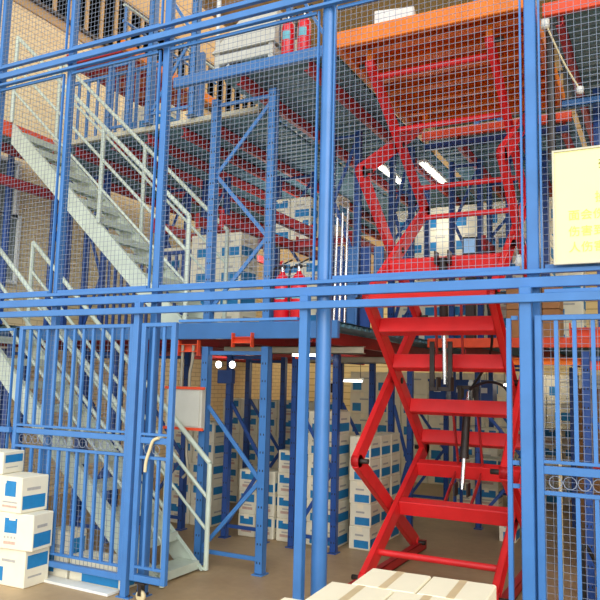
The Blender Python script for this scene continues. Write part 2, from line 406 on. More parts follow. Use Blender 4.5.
for x0, x1, y, z, m, lab in ((-3.6, -2.4, 7.0, 1.85, 'cream_steel', 'pale cross beam under the lower deck left of the lift'),
                             (-3.9, -2.4, 5.9, 1.9, 'cream_steel', 'pale cross beam under the lower deck near its blue edge'),
                             (-.70, .5, 6.1, 4.0, 'blue', 'blue cross beam under the upper right deck'),
                             (-2.3, -.78, 7.36, 4.24, 'navy', 'dark blue cross beam under the upper deck behind the lift')):
    tag(MB().channel((x0, y, z), (x1, y, z), .05, .07, .008, M[m], (0, 1, 0), -1).build('cross_beam', None, ((x0+x1)/2, y, z)), lab, 'beam')

# landings
deck('stair_landing', 'upper stair landing with red orange edge at far left', -7.2, -6.46, 4.95, 5.87, Z2, [-6.9], fascia='redorange', legs=((-7.1, 5.1, Z1+.002), (-7.1, 5.8, Z1+.002)))
o = MB().span((-6.45, 4.98, Z2-.15), (-6.41, 5.87, Z2+.01), M['redorange']).build('landing_edge_beam', None, (-6.1, 5.5, Z2-.1)); tag(o, 'red orange beam at the head of the upper stairs', 'beam')
deck('stair_landing', 'lower stair landing behind the far left gate', -7.2, -5.85, 4.42, 5.1, Z1, [-6.9], fascia='redorange', legs=((-7.1, 4.5, .001), (-5.95, 4.5, .001), (-7.1, 5.03, .001), (-5.95, 5.03, .001)))

# ------------------------------------------------------------------ stairs
def stairs(label, x_bot, z_bot, x_top, z_top, yn, yf, rh, n=10):
    o = thing('steel_stairs', label, 'stairs', (x_bot, (yn+yf)/2, z_bot), 'grey green steel stairs')
    d = Vector((x_top-x_bot, 0, z_top-z_bot)); u = d.normalized(); L = d.length
    for y in (yn, yf):
        b = MB(); up = Vector((-u.z, 0, u.x)); up = up if up.z > 0 else -up; w = .17
        s = 1 if y == yn else -1
        P = [Vector((x_bot, y, z_bot)), Vector((x_bot-.27, y, z_bot)), Vector((x_top-.0, y, z_top-.24)), Vector((x_top, y, z_top))]
        th = .012
        vs = [p+Vector((0, q, 0)) for q in (-th/2, th/2) for p in P]; k = len(P)
        b.poly(vs, [tuple(range(k)), tuple(range(k, 2*k))[::-1]]+[(i, (i+1) % k, k+(i+1) % k, k+i)[::-1] for i in range(k)], M['steel'])
        b.beam(Vector((x_bot, y+s*.018, z_bot))+up*-.006+u*.01, Vector((x_top, y+s*.018, z_top))+up*-.006-u*.01, .036, .008, M['steel'])
        b.build('stringer', o)
    for k in range(n):
        t = (k+.35)/n; p = Vector((x_bot, 0, z_bot))+d*t
        b = MB(); b.span((p.x-.17, yn+.01, p.z-.004), (p.x+.03, yf-.01, p.z+.002), M['steel']); b.span((p.x+.024, yn+.01, p.z-.065), (p.x+.03, yf-.01, p.z-.004), M['steel'])
        b.span((p.x-.17, yn+.01, p.z-.03), (p.x-.165, yf-.01, p.z-.004), M['steel'])
        b.build('tread', o)
    for y in (yn-.018, yf+.018):
        h = MB()
        for k, rr in ((1.0, .022), (.66, .016), (.36, .014)):
            a = Vector((x_bot, y, z_bot+rh*k)); c = Vector((x_top, y, z_top+rh*k))
            h.tube([a, c], rr, M['steel'], 10)
        for t in (.0, .45, 1.0):
            p = Vector((x_bot, y, z_bot))+d*t
            h.tube([p+Vector((0, 0, .0)), p+Vector((0, 0, rh))], .022, M['steel'], 10)
        h.build('handrail', o)
    return o
stairs('grey green steel stairs rising left from the floor behind the blue gate', -3.48, .01, -5.80, Z1, 4.52, 5.07, .88, 10)
stairs('grey green steel stairs rising left from the lower deck to the orange landing', -3.88, Z1+.01, -6.38, Z2, 5.2, 5.81, 1.0, 11)

# ------------------------------------------------------------------ rack upright frames
def frame(x0, x1, y, z0, z1, label, m='navy', w=.065, group='blue rack upright frames', brace=True, seg=.62):
    o = thing('rack_upright_frame', label, 'rack frame', ((x0+x1)/2, y, z0), group)
    for x in (x0, x1):
        s = 1 if x == x0 else -1
        b = MB(); b.box((x, y, z0+.005), (w+.03, w+.05, .01), M[m])
        b.box((x, y-w/2+.003, (z0+z1)/2+.005), (w, .006, z1-z0-.02), M[m])
        for q in (-1, 1): b.box((x+q*(w/2-.003), y, (z0+z1)/2+.005), (.006, w, z1-z0-.02), M[m])
        zz = z0+.1
        while zz < z1-.05:
            for q in (-.014, .014): b.quick((x+q, y-w/2-.0005, zz), (.009, .002, .018), M['black'])
            zz += .15
        b.build('upright', o)
    if brace:
        a, c = x0+w/2, x1-w/2; zz = z0+.12
        MB().beam((a, y, zz), (c, y, zz), .02, .035, M[m]).build('brace', o)
        zz += .03; k = 0
        while zz+seg < z1:
            p, q = ((a, y, zz), (c, y, zz+seg-.02))
            if k % 2: p, q = (c, y, zz), (a, y, zz+seg-.02)
            MB().beam(p, q, .02, .035, M[m]).build('brace', o); zz += seg; k += 1
        MB().beam((a, y, z1-.06), (c, y, z1-.06), .02, .035, M[m]).build('brace', o)
    return o
TL, TU = 1.90, 4.22      # tops under the two decks
F = [
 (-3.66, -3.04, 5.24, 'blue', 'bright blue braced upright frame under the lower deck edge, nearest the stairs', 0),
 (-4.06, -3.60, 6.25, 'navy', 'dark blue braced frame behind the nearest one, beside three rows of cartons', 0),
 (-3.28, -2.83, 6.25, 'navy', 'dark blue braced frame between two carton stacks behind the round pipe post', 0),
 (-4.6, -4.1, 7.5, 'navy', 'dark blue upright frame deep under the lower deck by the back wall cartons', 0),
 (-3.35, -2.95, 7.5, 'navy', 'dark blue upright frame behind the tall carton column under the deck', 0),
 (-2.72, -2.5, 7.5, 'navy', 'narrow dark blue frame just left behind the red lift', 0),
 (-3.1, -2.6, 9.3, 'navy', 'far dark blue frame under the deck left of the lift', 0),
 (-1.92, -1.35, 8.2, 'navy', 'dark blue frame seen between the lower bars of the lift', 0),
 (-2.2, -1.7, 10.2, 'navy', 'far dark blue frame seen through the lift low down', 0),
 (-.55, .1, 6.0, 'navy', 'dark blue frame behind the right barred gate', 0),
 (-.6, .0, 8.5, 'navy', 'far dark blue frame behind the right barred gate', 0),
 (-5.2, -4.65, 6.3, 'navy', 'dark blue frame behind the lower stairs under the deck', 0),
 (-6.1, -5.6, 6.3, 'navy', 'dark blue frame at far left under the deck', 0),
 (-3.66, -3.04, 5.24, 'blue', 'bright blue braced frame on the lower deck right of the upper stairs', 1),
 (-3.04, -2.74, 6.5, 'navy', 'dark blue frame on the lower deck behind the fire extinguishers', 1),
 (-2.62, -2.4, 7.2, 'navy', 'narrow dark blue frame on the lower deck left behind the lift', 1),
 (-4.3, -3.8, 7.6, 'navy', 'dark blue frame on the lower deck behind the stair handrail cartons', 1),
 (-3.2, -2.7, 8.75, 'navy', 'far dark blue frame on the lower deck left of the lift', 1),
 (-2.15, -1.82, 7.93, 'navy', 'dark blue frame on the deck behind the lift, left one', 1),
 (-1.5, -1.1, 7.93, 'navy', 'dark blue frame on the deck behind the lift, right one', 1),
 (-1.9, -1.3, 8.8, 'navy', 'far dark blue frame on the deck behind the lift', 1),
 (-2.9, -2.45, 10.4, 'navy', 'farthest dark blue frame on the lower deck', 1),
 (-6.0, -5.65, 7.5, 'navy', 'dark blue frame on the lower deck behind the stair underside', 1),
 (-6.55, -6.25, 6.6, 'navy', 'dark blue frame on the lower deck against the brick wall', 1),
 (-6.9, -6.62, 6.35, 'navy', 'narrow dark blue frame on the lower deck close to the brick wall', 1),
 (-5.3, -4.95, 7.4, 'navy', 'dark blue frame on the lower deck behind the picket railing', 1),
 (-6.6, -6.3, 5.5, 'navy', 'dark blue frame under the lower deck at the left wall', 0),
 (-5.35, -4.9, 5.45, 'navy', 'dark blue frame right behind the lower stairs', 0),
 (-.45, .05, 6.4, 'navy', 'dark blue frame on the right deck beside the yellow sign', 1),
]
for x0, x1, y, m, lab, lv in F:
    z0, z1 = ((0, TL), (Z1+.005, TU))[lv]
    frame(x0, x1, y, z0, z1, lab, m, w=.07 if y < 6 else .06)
frame(-5.02, -4.42, 5.88, Z2+.01, 7.6, 'tall blue braced frame standing behind the upper stairs', 'blue', w=.075, seg=.8)
frame(-5.75, -5.45, 6.03, Z2+.005, 5.35, 'tall narrow blue frame left behind the upper stairs', 'blue', w=.06, seg=.9)
frame(-3.66, -3.15, 6.6, Z2+.005, 7.6, 'blue braced frame on the upper deck at the top of the picture', 'blue', w=.06, seg=.8)
frame(-1.75, -1.5, 7.5, Z2+.005, 7.6, 'blue frame standing on the upper deck above the lift platform', 'blue', w=.06, seg=.8)

# rack beams (run along the aisle)
def rbeam(a, b, h, m, lab, side=(1, 0, 0), grp='pallet rack beams'):
    o = thing('rack_beam', lab, 'beam', (Vector(a)+Vector(b))/2, grp)
    MB().channel(a, b, .045, h, .006, M[m], side).build('beam_channel', o)
    d = (Vector(b)-Vector(a)).normalized()
    for p, s in ((a, 1), (b, -1)):
        c = MB(); q = Vector(p)+d*s*.004
        c.box(q, (.05, .008, h+.07) if abs(d.y) > .5 else (.008, .05, h+.07), M[m]); c.build('end_bracket', o)
    return o
for (x, y0, y1, z, h, m, lab) in (
    (-3.10, 5.3, 6.18, 3.09, .10, 'dullred', 'red shelf beam on the lower deck right of the braced frame'),
    (-3.60, 5.3, 7.5, 3.09, .10, 'dullred', 'red shelf beam on the lower deck left of the braced frame'),
    (-2.85, 6.58, 8.5, 3.09, .10, 'dullred', 'red shelf beam under the cartons behind the extinguishers'),
    (-4.42, 6.05, 7.5, 3.3, .10, 'dullred', 'red beam behind the handrail of the upper stairs'),
    (-5.0, 6.05, 9.0, 3.3, .10, 'dullred', 'red beam behind the upper stairs, left one'),
    (-1.75, 7.78, 9.5, 3.2, .10, 'dullred', 'red beam on the deck behind the lift'),
    (-6.9, 5.0, 6.9, 3.9, .12, 'dullred', 'dark red beam on the brick wall under the landing'),
    ):
    rbeam((x, y0, z), (x, y1, z), h, m, lab)
for (x0, x1, y, z, h, m, lab) in (
    (-3.50, -2.9, 6.62, 3.09, .09, 'dullred', 'short red shelf beam between the uprights behind the extinguishers'),
    (-3.92, -3.7, 5.17, 1.88, .07, 'redorange', 'short red orange bracket under the deck edge left of the nearest frame'),
    (-3.3, -3.1, 5.1, 1.945, .055, 'redorange', 'short red orange bracket on top of the nearest blue upright'),
    (-3.2, -2.85, 6.1, 1.89, .06, 'redorange', 'short orange beam over the carton stack behind the pipe post'),
    (-2.3, -.7, 7.34, 1.86, .07, 'orange', 'orange beam behind the lift below the lower deck edge'),
    (-.6, 1.6, 5.4, 2.0, .075, 'redorange', 'red orange shelf beam just under the header of the right gate'),
    (-.6, 1.6, 6.2, 1.80, .09, 'redorange', 'second red orange beam behind the right gate bars'),
    (-.6, 1.6, 6.2, .95, .09, 'dullred', 'low red beam behind the lower half of the right gate'),
    (-2.2, -.75, 9.0, 3.3, .09, 'dullred', 'red beam far behind the lift on the lower deck'),
    ):
    rbeam((x0, y, z), (x1, y, z), h, m, lab, (0, 1, 0))

# guard railings with pickets
def picket(x0, x1, y, z0, z1, lab, m='blue', n=9):
    o = thing('picket_railing', lab, 'railing', ((x0+x1)/2, y, z0), None)
    b = MB(); b.span((x0, y-.02, z1-.04), (x1, y+.02, z1), M[m]); b.span((x0, y-.02, z0+.06), (x1, y+.02, z0+.1), M[m])
    for x in (x0, x1): b.span((x-.025, y-.025, z0), (x+.025, y+.025, z1), M[m])
    b.build('railing_frame', o)
    for k in range(1, n):
        MB().quick((x0+(x1-x0)*k/n, y, (z0+z1)/2+.03), (.035, .02, z1-z0-.14), M[m]).build('picket', o)
picket(-6.75, -4.55, 6.2, Z2+.005, 5.3, 'blue picket railing on the upper deck behind the stair head', n=14)
picket(-6.2, -4.86, 6.55, Z1+.005, 3.1, 'dark blue picket railing on the lower deck under the upper stairs', 'navy', n=13)

# walkway high up on the left, orange edge
WX = -5.55; wa = PX(148, 60, WX); wb = PX(215, 105, WX); wz_ = (wa.z+wb.z)/2
o = thing('high_walkway', 'high walkway with orange edge beam and orange primer underside', 'walkway', (WX-.4, (wa.y+wb.y)/2, wz_))
MB().span((WX-.03, 5.96, wz_-.06), (WX+.03, wb.y, wz_+.06), M['orange']).build('edge_beam', o)
b = MB(); b.span((WX-.85, 5.96, wz_-.02), (WX-.03, wb.y, wz_+.02), M['rust'])
yy = 6.0
while yy < wb.y: b.span((WX-.84, yy, wz_-.06), (WX-.03, yy+.03, wz_-.02), M['dullred']); yy += .33
b.build('floor_plate', o)
MB().span((WX-.9, 5.96, wz_-.08), (WX-.85, wb.y, wz_+.06), M['dullred']).build('inner_beam', o)
for q, zz in ((.0, .5), (.0, .3)):
    MB().tube([(WX, 5.96, wz_+zz), (WX, wb.y, wz_+zz)], .018, M['steel' if zz > .4 else 'blue'], 8).build('guard_rail', o)
yy = 6.0
while yy < wb.y:
    MB().tube([(WX, yy, wz_+.06), (WX, yy, wz_+.5)], .015, M['blue'], 8).build('guard_post', o); yy += .8

# ------------------------------------------------------------------ scissor lift
YFt, YRr = 5.25, 6.8
lift = thing('scissor_lift', 'tall red double scissor lift raised up to the orange platform', 'scissor lift', (-1.62, 6.0, 0))
FZ = [.10, .99, 2.28, 3.35, 4.27]
RZ = [.10, .99, 2.28, 3.37, 4.27]
PT = [Vector((0, (YFt, YRr)[k % 2], (FZ, RZ)[k % 2][k])) for k in range(5)]
QT = [Vector((0, (YRr, YFt)[k % 2], (RZ, FZ)[k % 2][k])) for k in range(5)]
QT[0].y = 6.75; QT[0].z = .09
LI, RI, LO, RO = -2.115, -1.12, -2.19, -1.04
def arm(x, a, c, m='red'):
    b = MB(); a = Vector((x, a.y, a.z)); c = Vector((x, c.y, c.z))
    b.channel(a, c, .05, .12, .008, M[m], (1, 0, 0), 1 if x < -1.6 else -1)
    for p in (a, c):
        b.lathe(p-Vector((.032, 0, 0)), [(0, 0), (.05, 0), (.05, .064), (0, .064)], M[m], 16, (1, 0, 0))
    b.build('scissor_arm', lift)
for k in range(4):
    for x in (LI, RI): arm(x, PT[k], PT[k+1])
    for x in (LO, RO): arm(x, QT[k], QT[k+1])
for k in range(4):
    mid = (PT[k]+PT[k+1]+QT[k]+QT[k+1])/4
    for x in ((LI+LO)/2, (RI+RO)/2):
        MB().lathe((x-.07, mid.y, mid.z), [(0, 0), (.028, 0), (.028, .14), (0, .14)], M['dark'], 14, (1, 0, 0)).build('pivot_pin', lift)
for T in (PT, QT):
    for k in range(5):
        for x in ((LI+LO)/2, (RI+RO)/2):
            MB().lathe((x-.062, T[k].y, T[k].z), [(0, 0), (.02, 0), (.02, .124), (0, .124)], M['dark'], 12, (1, 0, 0)).build('pivot_pin', lift)
bars = [(0, .17, 0), (0, .50, 1), (0, .82, 1), (1, .09, 1), (1, .32, 1), (1, .62, 1), (1, .84, 1), (2, .0, 1), (2, .31, 1), (2, .9, 0), (3, .18, 0), (3, .60, 0), (3, .93, 0)]
BP = []
for s, t, box in bars:
    p = PT[s].lerp(PT[s+1], t); BP.append(p); b = MB()
    d = (PT[s+1]-PT[s]).normalized()
    if box:
        up = Vector((0, 0, 1))
        b.box((0.5*(LI+RI), p.y, p.z), (RI-LI-.052, .10, .125), M['red'], R=Matrix.Rotation(rad(18 if s % 2 == 0 else -18), 3, 'X'))
    else: b.tube([(LI+.025, p.y, p.z), (RI-.025, p.y, p.z)], .026, M['red'], 14)
    b.build('cross_bar', lift)
# hydraulic cylinders
def cyl(x, pa, pb, frac, st):
    a = Vector((x, pa.y, pa.z)); c = Vector((x, pb.y, pb.z)); m_ = a.lerp(c, frac)
    k = MB(); k.tube([a.lerp(c, st), m_], .036, M['dark'], 16); k.tube([m_-(m_-a).normalized()*.03, m_+(m_-a).normalized()*.01], .042, M['dark'], 16)
    o = k.build('hydraulic_cylinder', lift)
    MB().tube([a if st else m_, c], .019, M['chrome'], 14).build('piston_rod', o)
    for e in (a, c):
        for q in (-1, 1): MB().box(e+Vector((q*.055, 0, .0)), (.012, .11, .11), M['dark']).build('bracket', o)
ca = PX(441, 255, -1.62); 
# upper cylinder spans stages 1 to 2, lower one spans stages 0 to 1
def Pz(px, py, Y): return PY(px, py, Y)
u0, u1 = Pz(443, 258, 5.62), Pz(441, 384, 5.68)
l0, l1 = Pz(468, 392, 6.42), Pz(467, 490, 6.2)
cyl(u0.x, u0, u1, .52, 0); cyl(l0.x, l0, l1, .68, .25)
for (x, p, q) in ((u0.x-.11, BP[8], BP[5]), (u0.x+.11, BP[8], BP[5]), (l0.x-.11, BP[4], BP[2]), (l0.x+.11, BP[4], BP[2]), (l0.x-.13, BP[2], BP[1]), (l0.x+.10, BP[2], BP[1])):
    MB().beam((x, p.y, p.z), (x, q.y, q.z), .012, .045, M['dullred'], (1, 0, 0)).build('gusset_strap', lift)
b = MB()
for q in (-.075, .075): b.beam((u1.x+q, u1.y, u1.z+.35), (u1.x+q, u1.y, u1.z-.03), .02, .04, M['dark'])
b.box((u1.x, u1.y, u1.z-.04), (.19, .06, .035), M['dark']); b.build('rod_guide', lift)
b = MB(); b.box((l0.x, l0.y, l0.z+.04), (.19, .06, .035), M['dark'])
for q in (-.075, .075): b.beam((l0.x+q, l0.y, l0.z+.04), (l0.x+q, l0.y, l0.z-.2), .02, .04, M['dark'])
b.build('rod_guide', lift)
def hose(pts, lab=None):
    b = MB(); P = [Vector(p) for p in pts]; out = []
    for i in range(len(P)-1):
        p0, p1, p2, p3 = P[max(i-1, 0)], P[i], P[i+1], P[min(i+2, len(P)-1)]
        for k in range(6):
            t = k/6; out.append(.5*((2*p1)+(p2-p0)*t+(2*p0-5*p1+4*p2-p3)*t*t+(3*p1-p0-3*p2+p3)*t**3))
    out.append(P[-1]); return out
MB().tube(hose([Pz(443, 258, 5.95), Pz(462, 258, 5.9), Pz(480, 275, 5.8), Pz(488, 305, 5.8), Pz(492, 340, 5.9), Pz(486, 365, 6.1), Pz(470, 390, 6.2)]), .012, M['black'], 8).build('hydraulic_hose', lift)
MB().tube(hose([Pz(470, 388, 6.2), Pz(490, 382, 6.1), Pz(508, 392, 6.0), Pz(515, 430, 6.0)]), .012, M['black'], 8).build('hydraulic_hose', lift)
# base frame on the floor
b = MB()
for x in (LI-.04, RI+.04): b.channel((x, 5.1, .05), (x, 6.9, .05), .06, .08, .008, M['dullred'], (1, 0, 0))
for y in (5.1,): b.channel((LI-.04, y, .05), (RI+.04, y, .05), .06, .08, .008, M['dullred'], (0, 1, 0))
b.build('base_frame', lift)
for x in (LO, RO): MB().lathe((x-.03, 6.75, .06), [(0, 0), (.05, 0), (.05, .06), (0, .06)], M['dark'], 16, (1, 0, 0)).build('roller', lift)
# platform
px0, px1, py0, py1, pz = -2.36, -.78, 5.0, 7.05, 4.46
b = MB()
b.span((px0, py0, pz-.11), (px1, py0+.06, pz+.03), M['orange']); b.span((px0, py1-.06, pz-.11), (px1, py1, pz+.03), M['orange'])
b.span((px0, py0+.06, pz-.11), (px0+.06, py1-.06, pz+.03), M['orange']); b.span((px1-.06, py0+.06, pz-.11), (px1, py1-.06, pz+.03), M['orange'])
b.build('platform_frame', lift)
MB().span((px0+.06, py0+.06, pz+.01), (px1-.06, py1-.06, pz+.025), M['rust']).build('platform_floor', lift)
for k in range(6):
    y = py0+.25+k*.3; MB().channel((px0+.06, y, pz-.035), (px1-.06, y, pz-.035), .09, .085, .01, M['orange'], (0, 1, 0)).build('floor_channel', lift)
for x in (LI, RI):
    g = MB(); g.box((x, YFt, 4.33), (.05, .09, .13), M['orange']); g.build('platform_lug', lift)
    g = MB(); g.box((x, YRr, 4.33), (.05, .09, .13), M['orange']); g.build('platform_lug', lift)

# ------------------------------------------------------------------ cartons
def carton_mesh(name, w, d, h, var, body='carton'):
    b = MB(); b.box((0, 0, h/2), (w, d, h), M[body]); e = .0007
    def dec(face, u0, u1, v0, v1, m):
        # u along face left->right 0..1, v bottom->top
        if face == 'f': q = [((u-.5)*w, -d/2-e, v*h) for u, v in ((u0, v0), (u1, v0), (u1, v1), (u0, v1))]
        if face == 'b': q = [(-(u-.5)*w, d/2+e, v*h) for u, v in ((u0, v0), (u1, v0), (u1, v1), (u0, v1))]
        if face == 'r': q = [(w/2+e, (u-.5)*d, v*h) for u, v in ((u0, v0), (u1, v0), (u1, v1), (u0, v1))]
        if face == 'l': q = [(-w/2-e, -(u-.5)*d, v*h) for u, v in ((u0, v0), (u1, v0), (u1, v1), (u0, v1))]
        b.poly(q, [(0, 1, 2, 3)], m)
    for f in 'fb':
        if var == 0: dec(f, .12, .9, .55, .9, M['cblue']); dec(f, .2, .8, .2, .32, M['cpink']); dec(f, .3, .75, .38, .44, M['cgrey'])
        elif var == 1: dec(f, .25, .94, .08, .42, M['cblue']); dec(f, .3, .7, .6, .68, M['cgrey'])
        elif var == 2: dec(f, .32, .62, .45, .86, M['cblue']); [dec(f, .32+k*.08, .36+k*.08, .3, .36, M['cgrey']) for k in range(4)]; dec(f, .32, .6, .14, .22, M['cpink'])
        elif var == 4: dec(f, .55, .85, .45, .88, M['cblue']); dec(f, .5, .9, .14, .2, M['cpink']); dec(f, .5, .9, .27, .31, M['cgrey'])
        elif var == 3: dec(f, .1, .45, .12, .5, M['cblue']); dec(f, .4, .75, .65, .72, M['cgrey'])
    for f in 'rl':
        if var in (0, 3): dec(f, .1, .92, .5, .86, M['cblue']); dec(f, .15, .7, .25, .3, M['cgrey'])
        elif var in (1, 2, 4): dec(f, .06, .9, .1, .48, M['cblue']); dec(f, .2, .7, .62, .7, M['cgrey'])
    if var >= 0:
        vs = [(-.03, -d/2-e*1.5, h*.8), (.03, -d/2-e*1.5, h*.8), (.03, -d/2-e, h+e), (-.03, -d/2-e, h+e), (.03, d/2, h+e), (-.03, d/2, h+e)]
        b.poly(vs, [(0, 1, 2, 3), (3, 2, 4, 5)], M['carton2'])
    o = b.build(name); me = o.data; bpy.data.objects.remove(o); return me
CM = {}
def carton(x, y, z, w, d, h, var, label, group, rz=0., body='carton', name='carton', cat='carton'):
    key = (round(w, 3), round(d, 3), round(h, 3), var, body)
    if key not in CM: CM[key] = carton_mesh('carton', w, d, h, var, body)
    o = bpy.data.objects.new(name, CM[key]); C.objects.link(o); o.location = (x, y, z); o.rotation_euler.z = rz
    return tag(o, label, cat, group)
def pile(x, y, z, nx, ny, nz, w, d, h, desc, group, var=0, hs=None, rz=0.):
    """x,y = front-left corner; columns along X, rows along Y"""
    cols = ['left', 'second', 'third', 'fourth', 'fifth', 'sixth', 'seventh', 'eighth', 'ninth', 'tenth']
    for i in range(nx):
        for j in range(ny):
            n = hs[i][j] if hs else nz
            for k in range(n):
                jx, jy = random.uniform(-.004, .004), random.uniform(-.006, .006)
                lab = ('%s %s carton' % (ORD[k], 'white')) + ((', %s column' % cols[i]) if nx > 1 else '') + ((', %s row' % ['front', 'second', 'third', 'fourth'][j]) if ny > 1 else '') + ', ' + desc
                carton(x+(i+.5)*(w+.008)+jx, y+(j+.5)*(d+.012)+jy, z+k*(h+.001)+.001, w, d, h, (var if random.random() < .8 else 1), lab, group, rz+random.uniform(-.02, .02))
# foreground stack left
labs = ['lowest white and blue carton of the stack before the left gate', 'second carton up in the stack before the left gate, blue square on front',
        'third carton up in the stack before the left gate, widest', 'topmost carton at the left edge of the picture']
zc = 0
for k, (cx, rz, var, w, d, h) in enumerate(((25, 2, 3, .40, .25, .275), (31, 7, 2, .40, .225, .27), (20, 0, 4, .40, .265, .27), (-4, 10, 3, .36, .25, .17))):
    q = (PZ(23, 590, 0)-OC); c = PY(cx, 560, 3.93); rz = rad(rz)
    cc = Vector((c.x, 3.93 if k != 2 else 3.90, 0))
    off = Matrix.Rotation(rz, 3, 'Z') @ Vector((-w/2, d/2, 0))
    carton(cc.x+off.x, cc.y+off.y, zc+.001, w, d, h, var, labs[k], 'carton stack before the left gate', rz); zc += h+.0015
# piles under the deck
W, D_, H_ = .205, .3, .225
pile(-4.0, 6.40, 0, 2, 1, 3, W, D_, H_, 'low stack by the nearest braced frame', 'cartons under the lower deck')
pile(-3.545, 6.40, 0, 1, 1, 4, .215, D_, H_, 'stack left of the round pipe post', 'cartons under the lower deck')
pile(-3.22, 6.42, 0, 1, 2, 6, .17, D_, .218, 'tall stack behind the pipe post', 'cartons under the lower deck', 1)
pile(-3.035, 6.42, 0, 1, 1, 6, .15, D_, .218, 'tall stack right of the pipe post', 'cartons under the lower deck', 1)
pile(-2.79, 6.50, 0, 1, 3, 5, .22, .28, .215, 'long stack left of the lift', 'cartons under the lower deck', 1)
pile(-5.3, 8.0, 0, 6, 1, 6, .27, .3, .225, 'far wall of cartons under deck', 'cartons under the lower deck')
pile(-5.02, 6.55, 0, 2, 1, 5, .28, .3, .225, 'stack behind the stair foot', 'cartons under the lower deck')
pile(-2.6, 9.6, 0, 2, 1, 4, .3, .3, .26, 'stack far behind the lift, left', 'cartons behind the lift', 0)
pile(-1.9, 10.5, 0, 4, 1, 4, .3, .3, .26, 'stack far behind the lift, right', 'cartons behind the lift', 0)
pile(-4.9, 11.4, 0, 10, 1, 5, .46, .3, .36, 'farthest row of cartons on the ground', 'far cartons on the ground', 3)
carton(-1.50, 7.8, .001, .17, .25, .24, 1, 'single small white and blue carton on the floor behind the lift', None)
pile(-.5, 7.0, 0, 3, 1, 6, .3, .3, .25, 'behind the right barred gate', 'cartons behind the right gate', 1)
def brown_pile(x, y, z, nx, nz, w, d, h, desc, group):
    for i in range(nx):
        for k in range(nz):
            carton(x+(i+.5)*(w+.012), y, z+k*(h+.001)+.001, w, d, h, -1, '%s brown carton, %s column, %s' % (ORD[k], ['left', 'second', 'third', 'fourth', 'fifth'][i], desc), group, random.uniform(-.03, .03), 'brown')
brown_pile(-.35, 6.55, 0, 3, 4, .3, .3, .28, 'stack right behind the barred gate', 'brown cartons behind the right gate')
brown_pile(-1.0, 9.5, 0, 3, 5, .4, .35, .32, 'stack far right behind the lift', 'brown cartons far behind the lift')
# things inside the left gate
carton(-3.95, 4.375, .002, .54, .2, .2, 1, 'wide white and blue carton on the floor behind the left gate bars', None)
carton(-4.375, 4.375, .002, .26, .2, .36, 3, 'tall white carton behind the left gate bars, beside the wide one', None)
carton(-4.30, 4.62, .3, .3, .2, .24, 1, 'white and blue carton leaning behind the left gate bars', None) if False else None
# deck level cartons
g2 = 'cartons on the lower deck'
sh = MB().span((-3.95, 6.72, 3.145), (-2.83, 7.1, 3.165), M['wood']).build('shelf_board', None, (-3.4, 6.9, 3.15)); tag(sh, 'wooden shelf board carrying cartons over the fire extinguishers', 'shelf')
pile(-3.93, 6.76, 3.168, 2, 1, 2, .25, .3, .24, 'shelf behind the braced frame', g2)
pile(-3.33, 6.76, 3.168, 1, 1, 2, .25, .3, .24, 'shelf right of the braced upright', g2)
pile(-3.75, 6.72, Z1+.003, 3, 1, 3, .27, .3, .27, 'behind the fire extinguishers', g2)
pile(-4.75, 6.4, Z1+.003, 2, 1, 4, .33, .36, .28, 'behind the stair handrail end', g2, 1)
pile(-5.6, 6.9, Z1+.003, 2, 1, 4, .33, .36, .28, 'seen under the upper stairs', g2, 1)
pile(-1.70, 8.15, Z1+.003, 2, 1, 4, .30, .36, .31, 'deck behind the lift, right side', g2)
pile(-2.62, 8.15, Z1+.003, 2, 1, 3, .3, .36, .30, 'deck behind the lift, left side', g2, 1)
pile(-3.3, 9.2, Z1+.003, 6, 1, 6, .4, .36, .32, 'back row on the lower deck', 'back row of cartons on the deck', 3)
for k, (px, py0_, py1_) in enumerate(((517, 280, 336), (534, 282, 336), (553, 285, 336))):
    p = PY(px, 330, 7.58)
    for j in range(2): carton(p.x, 7.60, Z1+.003+j*.3, .17, .3, .295, -1, '%s brown cardboard carton of the %s pair right behind the lift' % (('lower', 'upper')[j], ('left', 'middle', 'right')[k]), 'brown cartons right of the lift', body='brown')
# cartons on deck 2 and platform
carton(-1.98, 5.5, pz+.03, .34, .3, .3, -1, 'white sack like carton at the left end of the lift platform', None, rz=.2, body='white')
carton(-1.05, 5.5, pz+.03, .36, .3, .3, -1, 'cream carton at the right of the lift platform', None, rz=0, body='carton')
carton(-1.55, 6.4, pz+.03, .8, .25, .32, -1, 'long brown cardboard carton at the back of the lift platform', None, body='brown')
pile(-3.95, 6.9, Z2+.003, 2, 1, 2, .3, .3, .28, 'on the upper deck beyond the orange walkway', 'cartons on the upper deck')
pile(-6.1, 6.6, Z2+.003, 3, 1, 2, .24, .3, .3, 'on the upper deck behind the picket railing', 'cartons on the upper deck', 1)

# pale big carton tops in the foreground
tz = .75; c0 = PZ(372, 567, tz); c1 = PZ(498, 583, tz); ang = rad(3)
ex = Vector((math.cos(ang), math.sin(ang), 0)); ey = Vector((math.sin(ang)*-1, math.cos(ang), 0))
wd = (c1-c0).length/2; dp = .30
for k in range(3):
    for j in range(3):
        for i in range(2):
            c = c0+ex*((i+.5)*wd-.085*j)-ey*(j+.5)*dp
            h = .248; z = tz-(3-k)*(h+.002)
            o = thing('carton', 'cream taped carton of the front pile, %s column, %s row back, %s layer' % (('left', 'right')[i], ('last', 'middle', 'front')[j], ('lowest', 'middle', 'top')[k]), 'carton', (c.x, c.y, z), 'cream cartons in the foreground pile')
            b = MB(); b.box((c.x, c.y, z+h/2), (wd-.006, dp-.006, h), M['carton2'], ang); b.build('box_body', o)
            b = MB(); b.box((c.x, c.y, z+h+.0004), (.035, dp-.01, .0008), M['tape'], ang); b.build('tape', o)

